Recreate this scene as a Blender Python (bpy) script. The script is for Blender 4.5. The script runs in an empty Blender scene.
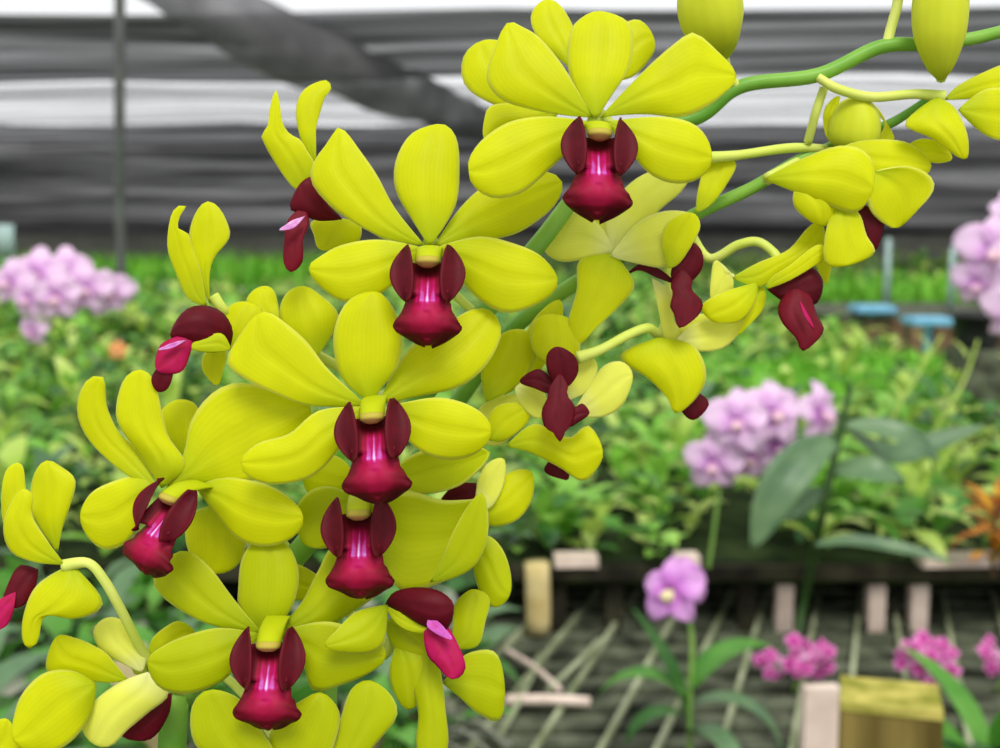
import bpy, bmesh, math, random
from mathutils import Vector, Matrix, noise
random.seed(7)
scn = bpy.context.scene
col = scn.collection
F = 1250.0                       # focal length in pixels of the 1000x748 frame
PITCH = math.radians(7.25)
CAM = Vector((0, 0, 1.5))
FWD = Vector((0, math.cos(PITCH), -math.sin(PITCH)))
UP = Vector((0, math.sin(PITCH), math.cos(PITCH)))
RIGHT = Vector((1, 0, 0))

def at(px, py, d):
    """world point seen at a pixel, d metres along the view axis"""
    return CAM + FWD*d + RIGHT*((px-500)/F*d) + UP*((374-py)/F*d)

def on_z(px, py, z):
    v = FWD + RIGHT*((px-500)/F) + UP*((374-py)/F)
    return CAM + v*((z-CAM.z)/v.z)

# ------------------------------------------------------------------ materials
def new_mat(name):
    m = bpy.data.materials.new(name); m.use_nodes = True
    nt = m.node_tree; nt.nodes.clear()
    return m, nt, nt.nodes, nt.links

def lin(r, g, b):
    f = lambda c: (c/255/12.92) if c/255 <= .04045 else ((c/255+.055)/1.055)**2.4
    return (f(r), f(g), f(b), 1)

def simple(name, rgb, rgb2=None, scale=20, rough=.7, spec=.25, trans=0, stretch=(1, 1, 1), detail=4, bump=0, lo=.35, hi=.65):
    m, nt, N, L = new_mat(name)
    out = N.new('ShaderNodeOutputMaterial'); p = N.new('ShaderNodeBsdfPrincipled')
    p.inputs['Roughness'].default_value = rough
    p.inputs['Specular IOR Level'].default_value = spec
    colsock = None
    if rgb2:
        tc = N.new('ShaderNodeTexCoord'); mp = N.new('ShaderNodeMapping'); mp.inputs['Scale'].default_value = stretch
        nz = N.new('ShaderNodeTexNoise'); nz.inputs['Scale'].default_value = scale; nz.inputs['Detail'].default_value = detail
        rp = N.new('ShaderNodeValToRGB'); rp.color_ramp.elements[0].color = lin(*rgb); rp.color_ramp.elements[1].color = lin(*rgb2)
        rp.color_ramp.elements[0].position = lo; rp.color_ramp.elements[1].position = hi
        L.new(tc.outputs['Object'], mp.inputs['Vector']); L.new(mp.outputs['Vector'], nz.inputs['Vector'])
        L.new(nz.outputs['Fac'], rp.inputs['Fac']); L.new(rp.outputs['Color'], p.inputs['Base Color'])
        colsock = rp.outputs['Color']
        if bump:
            b = N.new('ShaderNodeBump'); b.inputs['Strength'].default_value = bump; b.inputs['Distance'].default_value = .003
            L.new(nz.outputs['Fac'], b.inputs['Height']); L.new(b.outputs['Normal'], p.inputs['Normal'])
    else:
        p.inputs['Base Color'].default_value = lin(*rgb)
    if trans:
        t = N.new('ShaderNodeBsdfTranslucent'); mx = N.new('ShaderNodeMixShader'); mx.inputs['Fac'].default_value = trans
        if colsock: L.new(colsock, t.inputs['Color'])
        else: t.inputs['Color'].default_value = lin(*rgb)
        L.new(p.outputs['BSDF'], mx.inputs[1]); L.new(t.outputs['BSDF'], mx.inputs[2]); L.new(mx.outputs['Shader'], out.inputs['Surface'])
    else:
        L.new(p.outputs['BSDF'], out.inputs['Surface'])
    return m

def petal_mat(name, base_c, body_c, rim_c, trans=.42):
    """petal pigment along the blade (uv.y) with fine veins across it (uv.x)"""
    m, nt, N, L = new_mat(name)
    out = N.new('ShaderNodeOutputMaterial'); p = N.new('ShaderNodeBsdfPrincipled')
    p.inputs['Roughness'].default_value = .5; p.inputs['Specular IOR Level'].default_value = .18
    uv = N.new('ShaderNodeUVMap'); sp = N.new('ShaderNodeSeparateXYZ'); L.new(uv.outputs['UV'], sp.inputs['Vector'])
    rp = N.new('ShaderNodeValToRGB'); e = rp.color_ramp.elements
    e[0].position = .0; e[0].color = lin(*base_c); e[1].position = .4; e[1].color = lin(*body_c)
    L.new(sp.outputs['Y'], rp.inputs['Fac'])
    # pale rim
    a = N.new('ShaderNodeMath'); a.operation = 'SUBTRACT'; a.inputs[1].default_value = .5; L.new(sp.outputs['X'], a.inputs[0])
    b = N.new('ShaderNodeMath'); b.operation = 'ABSOLUTE'; L.new(a.outputs[0], b.inputs[0])
    rr = N.new('ShaderNodeMapRange'); rr.inputs['From Min'].default_value = .44; rr.inputs['From Max'].default_value = .5
    rr.inputs['To Max'].default_value = .75; L.new(b.outputs[0], rr.inputs['Value'])
    mx = N.new('ShaderNodeMix'); mx.data_type = 'RGBA'; L.new(rr.outputs['Result'], mx.inputs['Factor'])
    L.new(rp.outputs['Color'], mx.inputs['A']); mx.inputs['B'].default_value = lin(*rim_c)
    # veins + mottling
    w = N.new('ShaderNodeTexWave'); w.inputs['Scale'].default_value = 4.6; w.inputs['Distortion'].default_value = 2.5
    w.inputs['Detail'].default_value = 2; L.new(uv.outputs['UV'], w.inputs['Vector'])
    wr = N.new('ShaderNodeMapRange'); wr.inputs['To Min'].default_value = .98; wr.inputs['To Max'].default_value = 1.01
    L.new(w.outputs['Fac'], wr.inputs['Value'])
    tc = N.new('ShaderNodeTexCoord'); nz = N.new('ShaderNodeTexNoise'); nz.inputs['Scale'].default_value = 75; nz.inputs['Detail'].default_value = 5
    L.new(tc.outputs['Object'], nz.inputs['Vector'])
    nr = N.new('ShaderNodeMapRange'); nr.inputs['To Min'].default_value = .84; nr.inputs['To Max'].default_value = 1.14
    L.new(nz.outputs['Fac'], nr.inputs['Value'])
    mm = N.new('ShaderNodeMath'); mm.operation = 'MULTIPLY'; L.new(wr.outputs['Result'], mm.inputs[0]); L.new(nr.outputs['Result'], mm.inputs[1])
    hs = N.new('ShaderNodeHueSaturation'); L.new(mm.outputs[0], hs.inputs['Value']); L.new(mx.outputs['Result'], hs.inputs['Color'])
    L.new(hs.outputs['Color'], p.inputs['Base Color'])
    bp = N.new('ShaderNodeBump'); bp.inputs['Strength'].default_value = .06; bp.inputs['Distance'].default_value = .0005
    L.new(mm.outputs[0], bp.inputs['Height']); L.new(bp.outputs['Normal'], p.inputs['Normal'])
    t = N.new('ShaderNodeBsdfTranslucent'); L.new(hs.outputs['Color'], t.inputs['Color'])
    ms = N.new('ShaderNodeMixShader'); ms.inputs['Fac'].default_value = trans
    L.new(p.outputs['BSDF'], ms.inputs[1]); L.new(t.outputs['BSDF'], ms.inputs[2]); L.new(ms.outputs['Shader'], out.inputs['Surface'])
    return m

def tint_mat(name, stops, rough=.55, spec=.15, trans=.1, streak=True):
    """pigment chosen by the 'tint' attribute of the mesh"""
    m, nt, N, L = new_mat(name)
    out = N.new('ShaderNodeOutputMaterial'); p = N.new('ShaderNodeBsdfPrincipled')
    p.inputs['Roughness'].default_value = rough; p.inputs['Specular IOR Level'].default_value = spec
    at_ = N.new('ShaderNodeAttribute'); at_.attribute_name = 'tint'
    tc = N.new('ShaderNodeTexCoord'); nz = N.new('ShaderNodeTexNoise'); nz.inputs['Scale'].default_value = 450; nz.inputs['Detail'].default_value = 3
    L.new(tc.outputs['Object'], nz.inputs['Vector'])
    ad = N.new('ShaderNodeMath'); ad.operation = 'MULTIPLY_ADD'; ad.inputs[1].default_value = .24; 
    sb = N.new('ShaderNodeMath'); sb.operation = 'SUBTRACT'; sb.inputs[1].default_value = .5; L.new(nz.outputs['Fac'], sb.inputs[0])
    L.new(sb.outputs[0], ad.inputs[0]); L.new(at_.outputs['Fac'], ad.inputs[2])
    rp = N.new('ShaderNodeValToRGB'); cr = rp.color_ramp
    while len(cr.elements) < len(stops): cr.elements.new(.5)
    for e, (pos, c) in zip(cr.elements, stops): e.position = pos; e.color = lin(*c)
    L.new(ad.outputs[0], rp.inputs['Fac']); L.new(rp.outputs['Color'], p.inputs['Base Color'])
    t = N.new('ShaderNodeBsdfTranslucent'); L.new(rp.outputs['Color'], t.inputs['Color'])
    ms = N.new('ShaderNodeMixShader'); ms.inputs['Fac'].default_value = trans
    L.new(p.outputs['BSDF'], ms.inputs[1]); L.new(t.outputs['BSDF'], ms.inputs[2]); L.new(ms.outputs['Shader'], out.inputs['Surface'])
    return m

M = {}
M['gold'] = petal_mat('petal_yellow', (192, 208, 26), (224, 228, 8), (243, 244, 120))
M['lime_shaded'] = petal_mat('petal_lime_yellow_shaded', (172, 192, 18), (198, 208, 6), (236, 240, 110))  # greener than gold, and darkened to put the lower flowers' shade into the pigment
M['pale'] = petal_mat('petal_reverse_cream_yellow', (246, 247, 180), (242, 244, 104), (248, 248, 170))
M['lip'] = tint_mat('lip_maroon_magenta', [(0, (74, 6, 18)), (.3, (112, 10, 30)), (.55, (164, 14, 62)), (.72, (192, 16, 104)), (.86, (200, 96, 190)), (1, (240, 200, 238))])
M['column'] = tint_mat('column_green_cream', [(0, (182, 194, 14)), (.4, (164, 172, 20)), (.7, (184, 168, 66)), (1, (190, 140, 84))])
M['pedicel'] = simple('pedicel_pale_green', (206, 222, 84), (222, 230, 120), 60, .5, .3, .1)
M['stem'] = simple('stem_green', (96, 156, 44), (138, 186, 66), 40, .45, .35, .05)
M['bud'] = petal_mat('bud_green_yellow', (150, 164, 30), (206, 214, 44), (220, 226, 90), .12)

# ------------------------------------------------------------------ objects
WORLD = {}
def wpos(o):
    return WORLD.get(o.name, Vector((0, 0, 0))) if o else Vector((0, 0, 0))

def empty(name, w, parent=None):
    o = bpy.data.objects.new(name, None); col.objects.link(o)
    o.empty_display_size = .02
    o.location = Vector(w) - wpos(parent)
    o.parent = parent; WORLD[o.name] = Vector(w)
    return o

def tag(o, label=None, cat=None, group=None, kind=None):
    if label: o['label'] = label
    if cat: o['category'] = cat
    if group: o['group'] = group
    if kind: o['kind'] = kind
    return o

def finish(name, bm, mats, parent=None, origin=None, solid=0, smooth=True):
    """bm is in world coordinates; link it as one object under parent"""
    org = Vector(origin) if origin is not None else wpos(parent)
    me = bpy.data.meshes.new(name)
    bmesh.ops.translate(bm, verts=bm.verts, vec=-org)
    bm.to_mesh(me); bm.free()
    for m in (mats if isinstance(mats, (list, tuple)) else [mats]): me.materials.append(m)
    if smooth:
        for p in me.polygons: p.use_smooth = True
    o = bpy.data.objects.new(name, me); col.objects.link(o)
    o.location = org - wpos(parent); o.parent = parent; WORLD[o.name] = org
    if solid:
        md = o.modifiers.new('thickness', 'SOLIDIFY'); md.thickness = solid; md.offset = 0
    return o

def catmull(P, sub=12, closed=False):
    out = []
    n = len(P); rng = range(n if closed else n-1)
    for i in rng:
        g = (lambda k: P[k % n]) if closed else (lambda k: P[max(0, min(n-1, k))])
        p0, p1, p2, p3 = g(i-1), g(i), g(i+1), g(i+2)
        for s in range(sub):
            t = s/sub
            out.append(tuple(.5*((2*b) + (-a+c)*t + (2*a-5*b+4*c-d)*t*t + (-a+3*b-3*c+d)*t**3) for a, b, c, d in zip(p0, p1, p2, p3)))
    if not closed: out.append(tuple(P[-1]))
    return out

def resample(P, n):
    d = [0]
    for a, b in zip(P, P[1:]): d.append(d[-1] + math.dist(a, b))
    out = []; k = 0
    for i in range(n+1):
        s = d[-1]*i/n
        while k < len(P)-2 and d[k+1] < s: k += 1
        w = (s-d[k])/max(1e-9, d[k+1]-d[k]); w = max(0, min(1, w))
        out.append(tuple(a+(b-a)*w for a, b in zip(P[k], P[k+1])))
    return out

def new_bm(tint=False):
    bm = bmesh.new(); bm.loops.layers.uv.new('UVMap')
    if tint: bm.verts.layers.float.new('tint')
    return bm

def blade(bm, D, base, L, tip, R, d0=0, d1=0, cup=.25, bow=-.15, tint=0, n=18, m=12, ruff=.04):
    """a petal: base, left edge, tip, right edge as seen from the front; D, d0, d1, cup, bow give its depth in centimetres"""
    def order(E):
        E = list(E); ln = lambda Q: sum(math.dist(a, b) for a, b in zip([base]+Q, Q+[tip]))
        return E if ln(E) <= ln(E[::-1]) else E[::-1]
    L = order(L); R = order(R); cup *= .55; bow *= .75
    loopL = catmull([base]+list(L)+[tip]+list(R)[::-1]+[base], 10)
    k = (len(L)+1)*10
    A = resample(loopL[:k+1], n); B = resample(loopL[k:][::-1], n)
    uvl = bm.loops.layers.uv.active; tl = bm.verts.layers.float.get('tint')
    seed = base[0]*.37+base[1]*.11+tip[0]*.05
    rows = []
    for i in range(n+1):
        t = i/n; row = []
        wpx = math.dist(A[i], B[i]); s = min(1, wpx/45)
        for j in range(m+1):
            if (i == 0 or i == n) and j > 0: row.append(row[0]); continue
            v = j/m*2-1
            x = A[i][0]+(B[i][0]-A[i][0])*j/m; y = A[i][1]+(B[i][1]-A[i][1])*j/m
            dep = d0+(d1-d0)*t + bow*4*t*(1-t) + cup*s*v*v + .05*s*math.exp(-(v/.12)**2)
            dep += ruff*s*abs(v)**3*math.sin(t*9+seed+v*2) + .035*s*math.sin(t*5+seed*1.7)*math.sin(v*2.2+seed)
            w = bm.verts.new(at(x, y, (D+dep)/100))
            if tl: w[tl] = tint
            row.append(w)
        rows.append(row)
    for i in range(n):
        for j in range(m):
            q = [(rows[i][j], j/m, i/n), (rows[i][j+1], (j+1)/m, i/n), (rows[i+1][j+1], (j+1)/m, (i+1)/n), (rows[i+1][j], j/m, (i+1)/n)]
            vs = []; 
            for c in q:
                if c[0] not in [z[0] for z in vs]: vs.append(c)
            if len(vs) < 3: continue
            try: f = bm.faces.new([c[0] for c in vs])
            except ValueError: continue
            for l, c in zip(f.loops, vs): l[uvl].uv = (c[1], c[2])

def tube(bm, pts, radii, n=8, sub=6, cap=True, ridge=0, rk=3):
    """pts: world points; radii: metres"""
    P = catmull([tuple(p)+(r,) for p, r in zip(pts, radii)], sub)
    rings = []; prev = None; uvl = bm.loops.layers.uv.active
    for i, p in enumerate(P):
        c = Vector(p[:3]); a = Vector(P[max(0, i-1)][:3]); b = Vector(P[min(len(P)-1, i+1)][:3])
        tdir = (b-a).normalized()
        if prev is None:
            prev = tdir.orthogonal().normalized()
        prev = (prev - tdir*prev.dot(tdir)).normalized(); side = tdir.cross(prev)
        rings.append([bm.verts.new(c + (prev*math.cos(2*math.pi*k/n)+side*math.sin(2*math.pi*k/n))*max(1e-5, p[3])*(1+ridge*math.cos(rk*2*math.pi*k/n))) for k in range(n)])
    for i in range(len(rings)-1):
        for k in range(n):
            f = bm.faces.new((rings[i][k], rings[i][(k+1) % n], rings[i+1][(k+1) % n], rings[i+1][k]))
            if uvl:
                for l, (u, v) in zip(f.loops, ((k/n, i), ((k+1)/n, i), ((k+1)/n, i+1), (k/n, i+1))): l[uvl].uv = (u, v/(len(rings)-1))
    if cap:
        bm.faces.new(rings[0][::-1]); bm.faces.new(rings[-1])

def box(bm, c, s, rot=0, rx=0):
    r = bmesh.ops.create_cube(bm, size=1)
    mat = Matrix.Translation(Vector(c)) @ Matrix.Rotation(rot, 4, 'Z') @ Matrix.Rotation(rx, 4, 'X') @ Matrix.Diagonal(Vector((*s, 1)))
    bmesh.ops.transform(bm, matrix=mat, verts=r['verts'])
    return r['verts']

# ------------------------------------------------------------------ orchid lip seen from the front (unit: hundredths of its height)
def front_lip(bm, cx, cy, h, D, roll=0, yaw=0, pitch=0, open_=1.0):
    s = h/100*D/F/100
    rot = Matrix.Rotation(roll, 3, 'Z') @ Matrix.Rotation(yaw, 3, 'Y') @ Matrix.Rotation(pitch, 3, 'X')
    o = at(cx, cy, D/100)
    def W(x, y, z):
        v = rot @ Vector((x, y, z)); return o + RIGHT*v.x*s + UP*v.y*s - FWD*v.z*s
    tl = bm.verts.layers.float.get('tint')
    # throat floor and mid lobe
    prof = [(32, 19, -18), (20, 21, -8), (8, 22, 1), (-2, 21, 9), (-8, 22, 14), (-16, 25, 18), (-23, 29, 22), (-30, 34, 23), (-36, 33, 21), (-42, 24, 17), (-48, 14, 11), (-52, 4, 6)]
    prof = catmull(prof, 4); m = 20; rows = []
    for y, w, z in prof:
        row = []
        for j in range(m+1):
            v = j/m*2-1
            rim = abs(v)**4
            keel = math.exp(-((abs(v)-.26)/.07)**2)+math.exp(-(v/.07)**2)+.8*math.exp(-((abs(v)-.5)/.07)**2)
            keel *= max(0, min(1, (y+15)/6))*max(0, min(1, (23-y)/8))
            bil = .28 if y < -18 else 0
            zz = z - 11*v*v*(1 if y < 0 else -1.1) + keel*2.2 + (2.5*math.sin(y*.55+v*3)*rim if y < -14 else 0) - bil*9*math.exp(-(v/.2)**2)*(1 if y > -46 else 0)
            vt = bm.verts.new(W(v*w, y - (3*math.sin(v*7+1)*rim if y < -14 else 0), zz))
            # pigment: dark throat, pale magenta keels, magenta blade with dark rim
            if y > 22: c = .05
            elif y > -11:
                k = max(0, min(1, (y+16)/8))*max(0, min(1, (22-y)/10))
                c = .14 + .2*max(0, min(1, (10-y)/18)) + .66*k*(1-min(1, (abs(v)/.66)**3))*(.5+.6*keel)
            else:
                c = .68 - .30*min(1, abs(y+13)/34) - .42*abs(v)**1.6
                if y < -40: c -= .16
            vt[tl] = max(0, c); row.append(vt)
        rows.append(row)
    for a, b in zip(rows, rows[1:]):
        for j in range(m): bm.faces.new((a[j], a[j+1], b[j+1], b[j]))
    # side lobes: erect ears, hugging the column, edges turned forward
    for sg in (-1, 1):
        n1, m1 = 14, 10; rows = []
        for i in range(n1+1):
            t = i/n1; y = -9 + t*59
            hw = .8+11.5*max(0, math.sin(math.pi*t**.92))**.8
            row = []
            for j in range(m1+1):
                v = j/m1*2-1
                cxl = 20 + 6.5*math.sin(math.pi*t*.9)*open_ - .5*t
                x = cxl + v*hw; z = 15 + 5*math.sin(math.pi*t) + 5*v*v - 6*v - 20*t
                vt = bm.verts.new(W(sg*x, y, z)); vt[tl] = .02+.07*abs(v)+.08*(1-t); row.append(vt)
            rows.append(row)
        for a, b in zip(rows, rows[1:]):
            for j in range(m1): bm.faces.new((a[j], a[j+1], b[j+1], b[j]))
    return W

def column_mesh(bm, W):
    tl = bm.verts.layers.float.get('tint')
    P = [(0, 52, -54), (0, 50, -34), (0, 45, -14), (0, 37, 0), (0, 31, 6), (0, 27, 6)]
    R = [13, 13, 13, 13, 12, 5]
    rings = []
    Q = catmull([(*p, r) for p, r in zip(P, R)], 4)
    for i, (x, y, z, r) in enumerate(Q):
        t = i/(len(Q)-1); ring = []
        for k in range(14):
            a = 2*math.pi*k/14
            v = bm.verts.new(W(r*math.cos(a), y + .45*r*math.sin(a)*(.4), z + r*.75*math.sin(a)))
            v[tl] = 0 if t < .62 else (.7 if t < .85 else .95); ring.append(v)
        rings.append(ring)
    for a, b in zip(rings, rings[1:]):
        for k in range(14): bm.faces.new((a[k], a[(k+1) % 14], b[(k+1) % 14], b[k]))
    bm.faces.new(rings[-1]); bm.faces.new(rings[0][::-1])

# ------------------------------------------------------------------ the two flowering sprays
BENCH = .63
stemA = [(172, 748, 33.6), (185, 690, 33.6), (245, 615, 33.4), (330, 515, 33.2), (430, 385, 33), (500, 292, 32.9), (545, 236, 32.8), (585, 185, 33.0), (640, 135, 33.2), (700, 116, 33.2), (742, 86, 33.0), (818, 75, 33.0), (880, 47, 33.0), (930, 44, 33.0), (975, 38, 33.0), (1030, 24, 33.2), (1075, 15, 33.4)]
stemB = [(330, 640, 35.5), (400, 490, 35.2), (466, 390, 34.9), (512, 330, 34.7), (565, 290, 34.5), (640, 245, 34.4), (700, 212, 34.4), (752, 188, 34.2), (800, 160, 34.0), (850, 140, 34.2), (895, 121, 34.0), (932, 97, 33.8)]
A_pts = [at(x, y, d/100) for x, y, d in stemA]; B_pts = [at(x, y, d/100) for x, y, d in stemB]
rootA = empty('orchid_spray', (A_pts[0].x-.02, A_pts[0].y+.02, BENCH))
tag(rootA, 'long arching yellow orchid spray with maroon lips, most flowers facing front, buds at its tip', 'orchid', 'yellow orchid sprays')
rootB = empty('orchid_spray', (B_pts[0].x+.0, B_pts[0].y+.03, BENCH))
tag(rootB, 'shorter yellow orchid spray behind the long one, with sideways nodding maroon-lipped flowers on its right', 'orchid', 'yellow orchid sprays')

def stem_obj(root, pts, radii, name='stem'):
    bm = new_bm()
    b = WORLD[root.name]
    P = [Vector((b.x, b.y, b.z)), Vector((b.x+.004, b.y-.004, b.z+.25)), Vector(((b.x+pts[0].x)/2, (b.y+pts[0].y)/2, pts[0].z-.12))] + pts
    R = [radii[0]]*3 + radii
    tube(bm, P, R, 10, 8)
    # nodes: slightly swollen rings where the bracts sit
    return finish(name, bm, M['stem'], root)

stem_obj(rootA, A_pts, [.0038,.0036,.0034,.0032,.003,.0027,.0025,.0023,.0021,.002,.0019,.0019,.0019,.0018,.0017,.0016,.0015])
stem_obj(rootB, B_pts, [.0028,.0026,.0024,.0023,.0022,.0020,.0019,.0018,.0017,.0015,.0013,.0012])

def nearest(p, pts):
    best = None
    for a, b in zip(pts, pts[1:]):
        ab = b-a; t = max(0, min(1, (p-a).dot(ab)/ab.dot(ab))); q = a+ab*t
        if best is None or (q-p).length < best[0]: best = ((q-p).length, q)
    return best[1]

NF = [0]
def flower(root, c, D, petals, mat='gold', lip=None, lips=(), cols=(), ped=None, label=None, solid=.0006, ovary=True):
    """petals: list of (name, base, L, tip, R, d0, d1, cup, bow[, mat]); lip: front lip (cx, cy, h, dz, roll, yaw, pitch); lips: traced blades"""
    w = at(c[0], c[1], D/100)
    fl = empty('flower', w, root)
    if label: fl['label'] = label
    for P in petals:
        name, base, L, tip, R = P[:5]; k = list(P[5:])
        if lip:
            a = math.radians(lip[4]); q = (lip[0]+math.sin(a)*.44*lip[2], lip[1]-math.cos(a)*.44*lip[2])
            if math.dist(base, q) < 40: base = (base[0]+(q[0]-base[0])*.6, base[1]+(q[1]-base[1])*.6)
        mt = M[k.pop()] if k and isinstance(k[-1], str) else M[mat]
        bm = new_bm(); blade(bm, D, base, L, tip, R, *k)
        finish(name, bm, mt, fl, solid=solid)
    if lip:
        cx, cy, h, dz, roll, yaw, pitch = lip
        bm = new_bm(True); W = front_lip(bm, cx, cy, h, D+dz, math.radians(roll), math.radians(yaw), math.radians(pitch))
        finish('lip', bm, M['lip'], fl, solid=.0005)
        bm = new_bm(True); column_mesh(bm, W); finish('column', bm, M['column'], fl)
    if lips:
        bm = new_bm(True)
        for q in lips:
            base, L, tip, R, d0, d1, cup, bow, tint = q
            blade(bm, D, base, L, tip, R, d0, d1, cup, bow, tint, 14, 10, .06)
        finish('lip', bm, M['lip'], fl, solid=.0006)
    if cols:
        bm = new_bm(True)
        for q in cols: blade(bm, D, *q[:8], q[8], 14, 10, .03)
        finish('column', bm, M['column'], fl, solid=.0006)
    pts = A_pts if root is rootA else B_pts
    bm = new_bm()
    if ped:
        P = [at(x, y, d/100) for x, y, d in ped]
        q = nearest(P[-1], pts)
        if (q-P[-1]).length > .004: P.append(q)
        tube(bm, P, [.0017]+[.0013]*(len(P)-2)+[.0012], 8, 6)
    else:
        a = w + FWD*.004; q = nearest(a + FWD*.02, pts)
        mid = (a+q)/2 + FWD*.006 + UP*.003
        tube(bm, [a, a+FWD*.009, mid, q], [.002, .0017, .0013, .0012], 8, 6)
    finish('pedicel', bm, M['pedicel'], fl)
    return fl

S, PT = 'sepal', 'petal'
# --- F1: top flower
flower(rootA, (597, 115), 30.0, [
 (S, (594,112), [(578,93),(568,67),(570,34),(581,19)], (600,12), [(613,93),(628,70),(633,42),(627,22)], .3, .9, .3, -.35),
 (PT, (586,108), [(562,115),(527,108),(501,99),(487,80),(493,55)], (507,24), [(574,85),(559,61),(539,38),(523,28)], .35, .5, .25, -.4),
 (PT, (605,109), [(629,87),(655,61),(677,42),(693,33),(713,48)], (736,76), [(620,115),(649,114),(677,117),(697,112),(719,98)], .35, .6, .25, -.4),
 (S, (580,119), [(546,117),(511,122),(485,138),(471,156)], (469,171), [(570,148),(551,167),(523,192),(495,198),(475,187)], .2, -.5, .3, -.4),
 (S, (622,119), [(658,117),(690,123),(706,138)], (711,157), [(630,150),(649,173),(671,183),(693,181),(707,170)], .2, .3, .3, -.3),
], 'gold', (598,168,100,-1.0,-2,0,0), label='topmost open flower')
# --- F1b: behind the top one
flower(rootA, (575,90), 32.6, [
 (S, (572,70), [(540,40),(531,22),(535,8)], (548,0), [(562,8),(574,30),(578,50)], 0, .4, .3, -.2),
 (PT, (560,90), [(520,110),(480,98),(463,80),(465,55)], (484,41), [(510,45),(540,65)], 0, .3, .3, -.2),
 (PT, (600,80), [(610,40),(628,22),(642,22)], (653,38), [(652,55),(630,78)], 0, .3, .3, -.2),
 (S, (560,110), [(520,104),(492,106),(485,118)], (484,140), [(500,150),(540,135)], 0, -.6, .3, -.2),
], 'gold')
# --- F2
flower(rootA, (430,240), 30.6, [
 (S, (432,240), [(412,219),(396,190),(396,161),(411,135)], (437,125), [(447,222),(457,199),(459,164),(457,142),(450,129)], .3, .7, .3, -.4),
 (PT, (420,238), [(395,209),(376,174),(360,151),(348,135)], (338,128), [(389,239),(360,226),(328,203),(311,180),(315,161),(328,143)], .3, .2, .25, -.4),
 (PT, (443,238), [(460,209),(485,186),(517,172),(545,172)], (562,182), [(472,241),(511,235),(537,221),(556,203)], .4, 1.0, .3, .1),
 (S, (412,243), [(379,240),(344,245),(322,256)], (309,269), [(402,275),(376,296),(347,302),(325,290)], .2, -.1, .3, -.3),
 (S, (448,243), [(479,237),(511,243),(540,256)], (557,278), [(458,275),(479,299),(505,313),(533,306),(552,293)], .2, .1, .3, -.3),
], 'gold', (428,294,98,-1.0,0,0,0), label='front flower below and left of the topmost')
# --- F3
flower(rootA, (370,400), 30.0, [
 (S, (362,402), [(343,379),(334,347),(337,321),(350,300)], (374,292), [(380,389),(396,369),(402,344),(397,318),(387,300)], .3, .3, .35, -.4),
 (PT, (348,405), [(328,369),(306,341),(280,319),(268,313)], (257,315), [(309,405),(274,393),(242,377),(227,362),(240,336)], .35, .2, .2, -.35),
 (PT, (378,402), [(392,376),(412,347),(444,326),(470,311)], (490,311), [(418,396),(455,388),(478,374),(494,353),(501,330)], .4, 1.1, .3, -.2),
 (S, (348,408), [(319,411),(290,434),(258,444)], (241,462), [(340,447),(312,476),(274,484),(249,476)], .25, -.2, .3, -.35),
 (S, (400,407), [(431,398),(460,402),(482,414)], (491,431), [(408,440),(431,456),(457,459),(480,450)], .2, .1, .25, -.35),
], 'gold', (375,450,100,-1.0,5,0,0), label='front flower in the middle of the spray')
# --- F4
flower(rootA, (178,485), 30.8, [
 (PT, (166,484), [(128,475),(96,448),(80,422),(79,398),(89,379)], (103,377), [(141,455),(119,432),(107,408),(105,392)], .3, .2, .25, .1),
 (S, (178,486), [(138,452),(119,424),(117,404),(125,379)], (141,370), [(186,466),(168,437),(161,408),(155,382)], .25, .1, .3, -.3),
 (PT, (190,485), [(184,455),(192,420),(213,393),(240,383),(275,391)], (310,406), [(207,484),(245,482),(275,470),(303,435)], .3, .1, .35, -.3),
 (S, (196,487), [(225,478),(260,483),(285,495)], (303,516), [(215,512),(240,540),(270,546),(295,535)], .2, -.2, .35, -.25),
 (S, (155,486), [(142,476),(115,481),(92,493)], (81,515), [(140,520),(125,543),(105,549),(88,536)], .3, .4, .3, -.2),
], 'gold', (163,528,92,-.9,-17,-22,0), label='front flower at the left, its lip turned to the left')
# --- F5 (below F3)
flower(rootA, (366,505), 31.3, [
 (S, (372,520), [(384,497),(410,491),(440,500),(468,500)], (485,500), [(382,560),(402,592),(440,583),(470,568),(487,537)], .3, .2, -.25, .1),
 (PT, (430,582), [(443,557),(453,532),(467,508)], (482,493), [(455,577),(475,565),(487,540),(487,513)], -.3, -.5, .2, -.2),
 (PT, (350,500), [(335,488),(312,490),(296,510)], (302,540), [(345,530),(330,546),(315,548)], .3, .3, .3, -.2),
 (PT, (376,495), [(395,468),(420,452),(455,448)], (490,452), [(400,492),(430,494),(465,482)], .6, .6, -.3, .1),
], 'lime_shaded', (360,546,98,-.9,2,0,0), label='front flower tucked under the middle one')
# --- F8 (lower centre)
flower(rootA, (268,632), 30.6, [
 (S, (267,637), [(241,612),(239,585),(242,560),(253,543)], (270,539), [(287,545),(297,565),(298,585),(290,610)], .3, .5, .3, -.35),
 (PT, (252,632), [(232,597),(213,571),(196,556)], (180,552), [(225,628),(195,618),(166,599),(154,583),(160,565)], .3, .5, .25, -.35),
 (PT, (284,632), [(302,603),(318,572),(335,546)], (372,562), [(320,629),(350,613),(375,596),(385,580)], .35, 1.0, .3, -.1),
 (S, (248,634), [(222,628),(195,633),(166,645)], (148,661), [(238,662),(222,681),(190,693),(160,687)], .2, -.3, .3, -.3),
 (S, (290,632), [(318,622),(345,625),(375,640)], (386,656), [(303,662),(313,690),(340,685),(370,672)], .2, .2, .3, -.3),
], 'lime_shaded', (269,677,98,-1.0,0,0,0), label='front flower at the lower centre')
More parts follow.
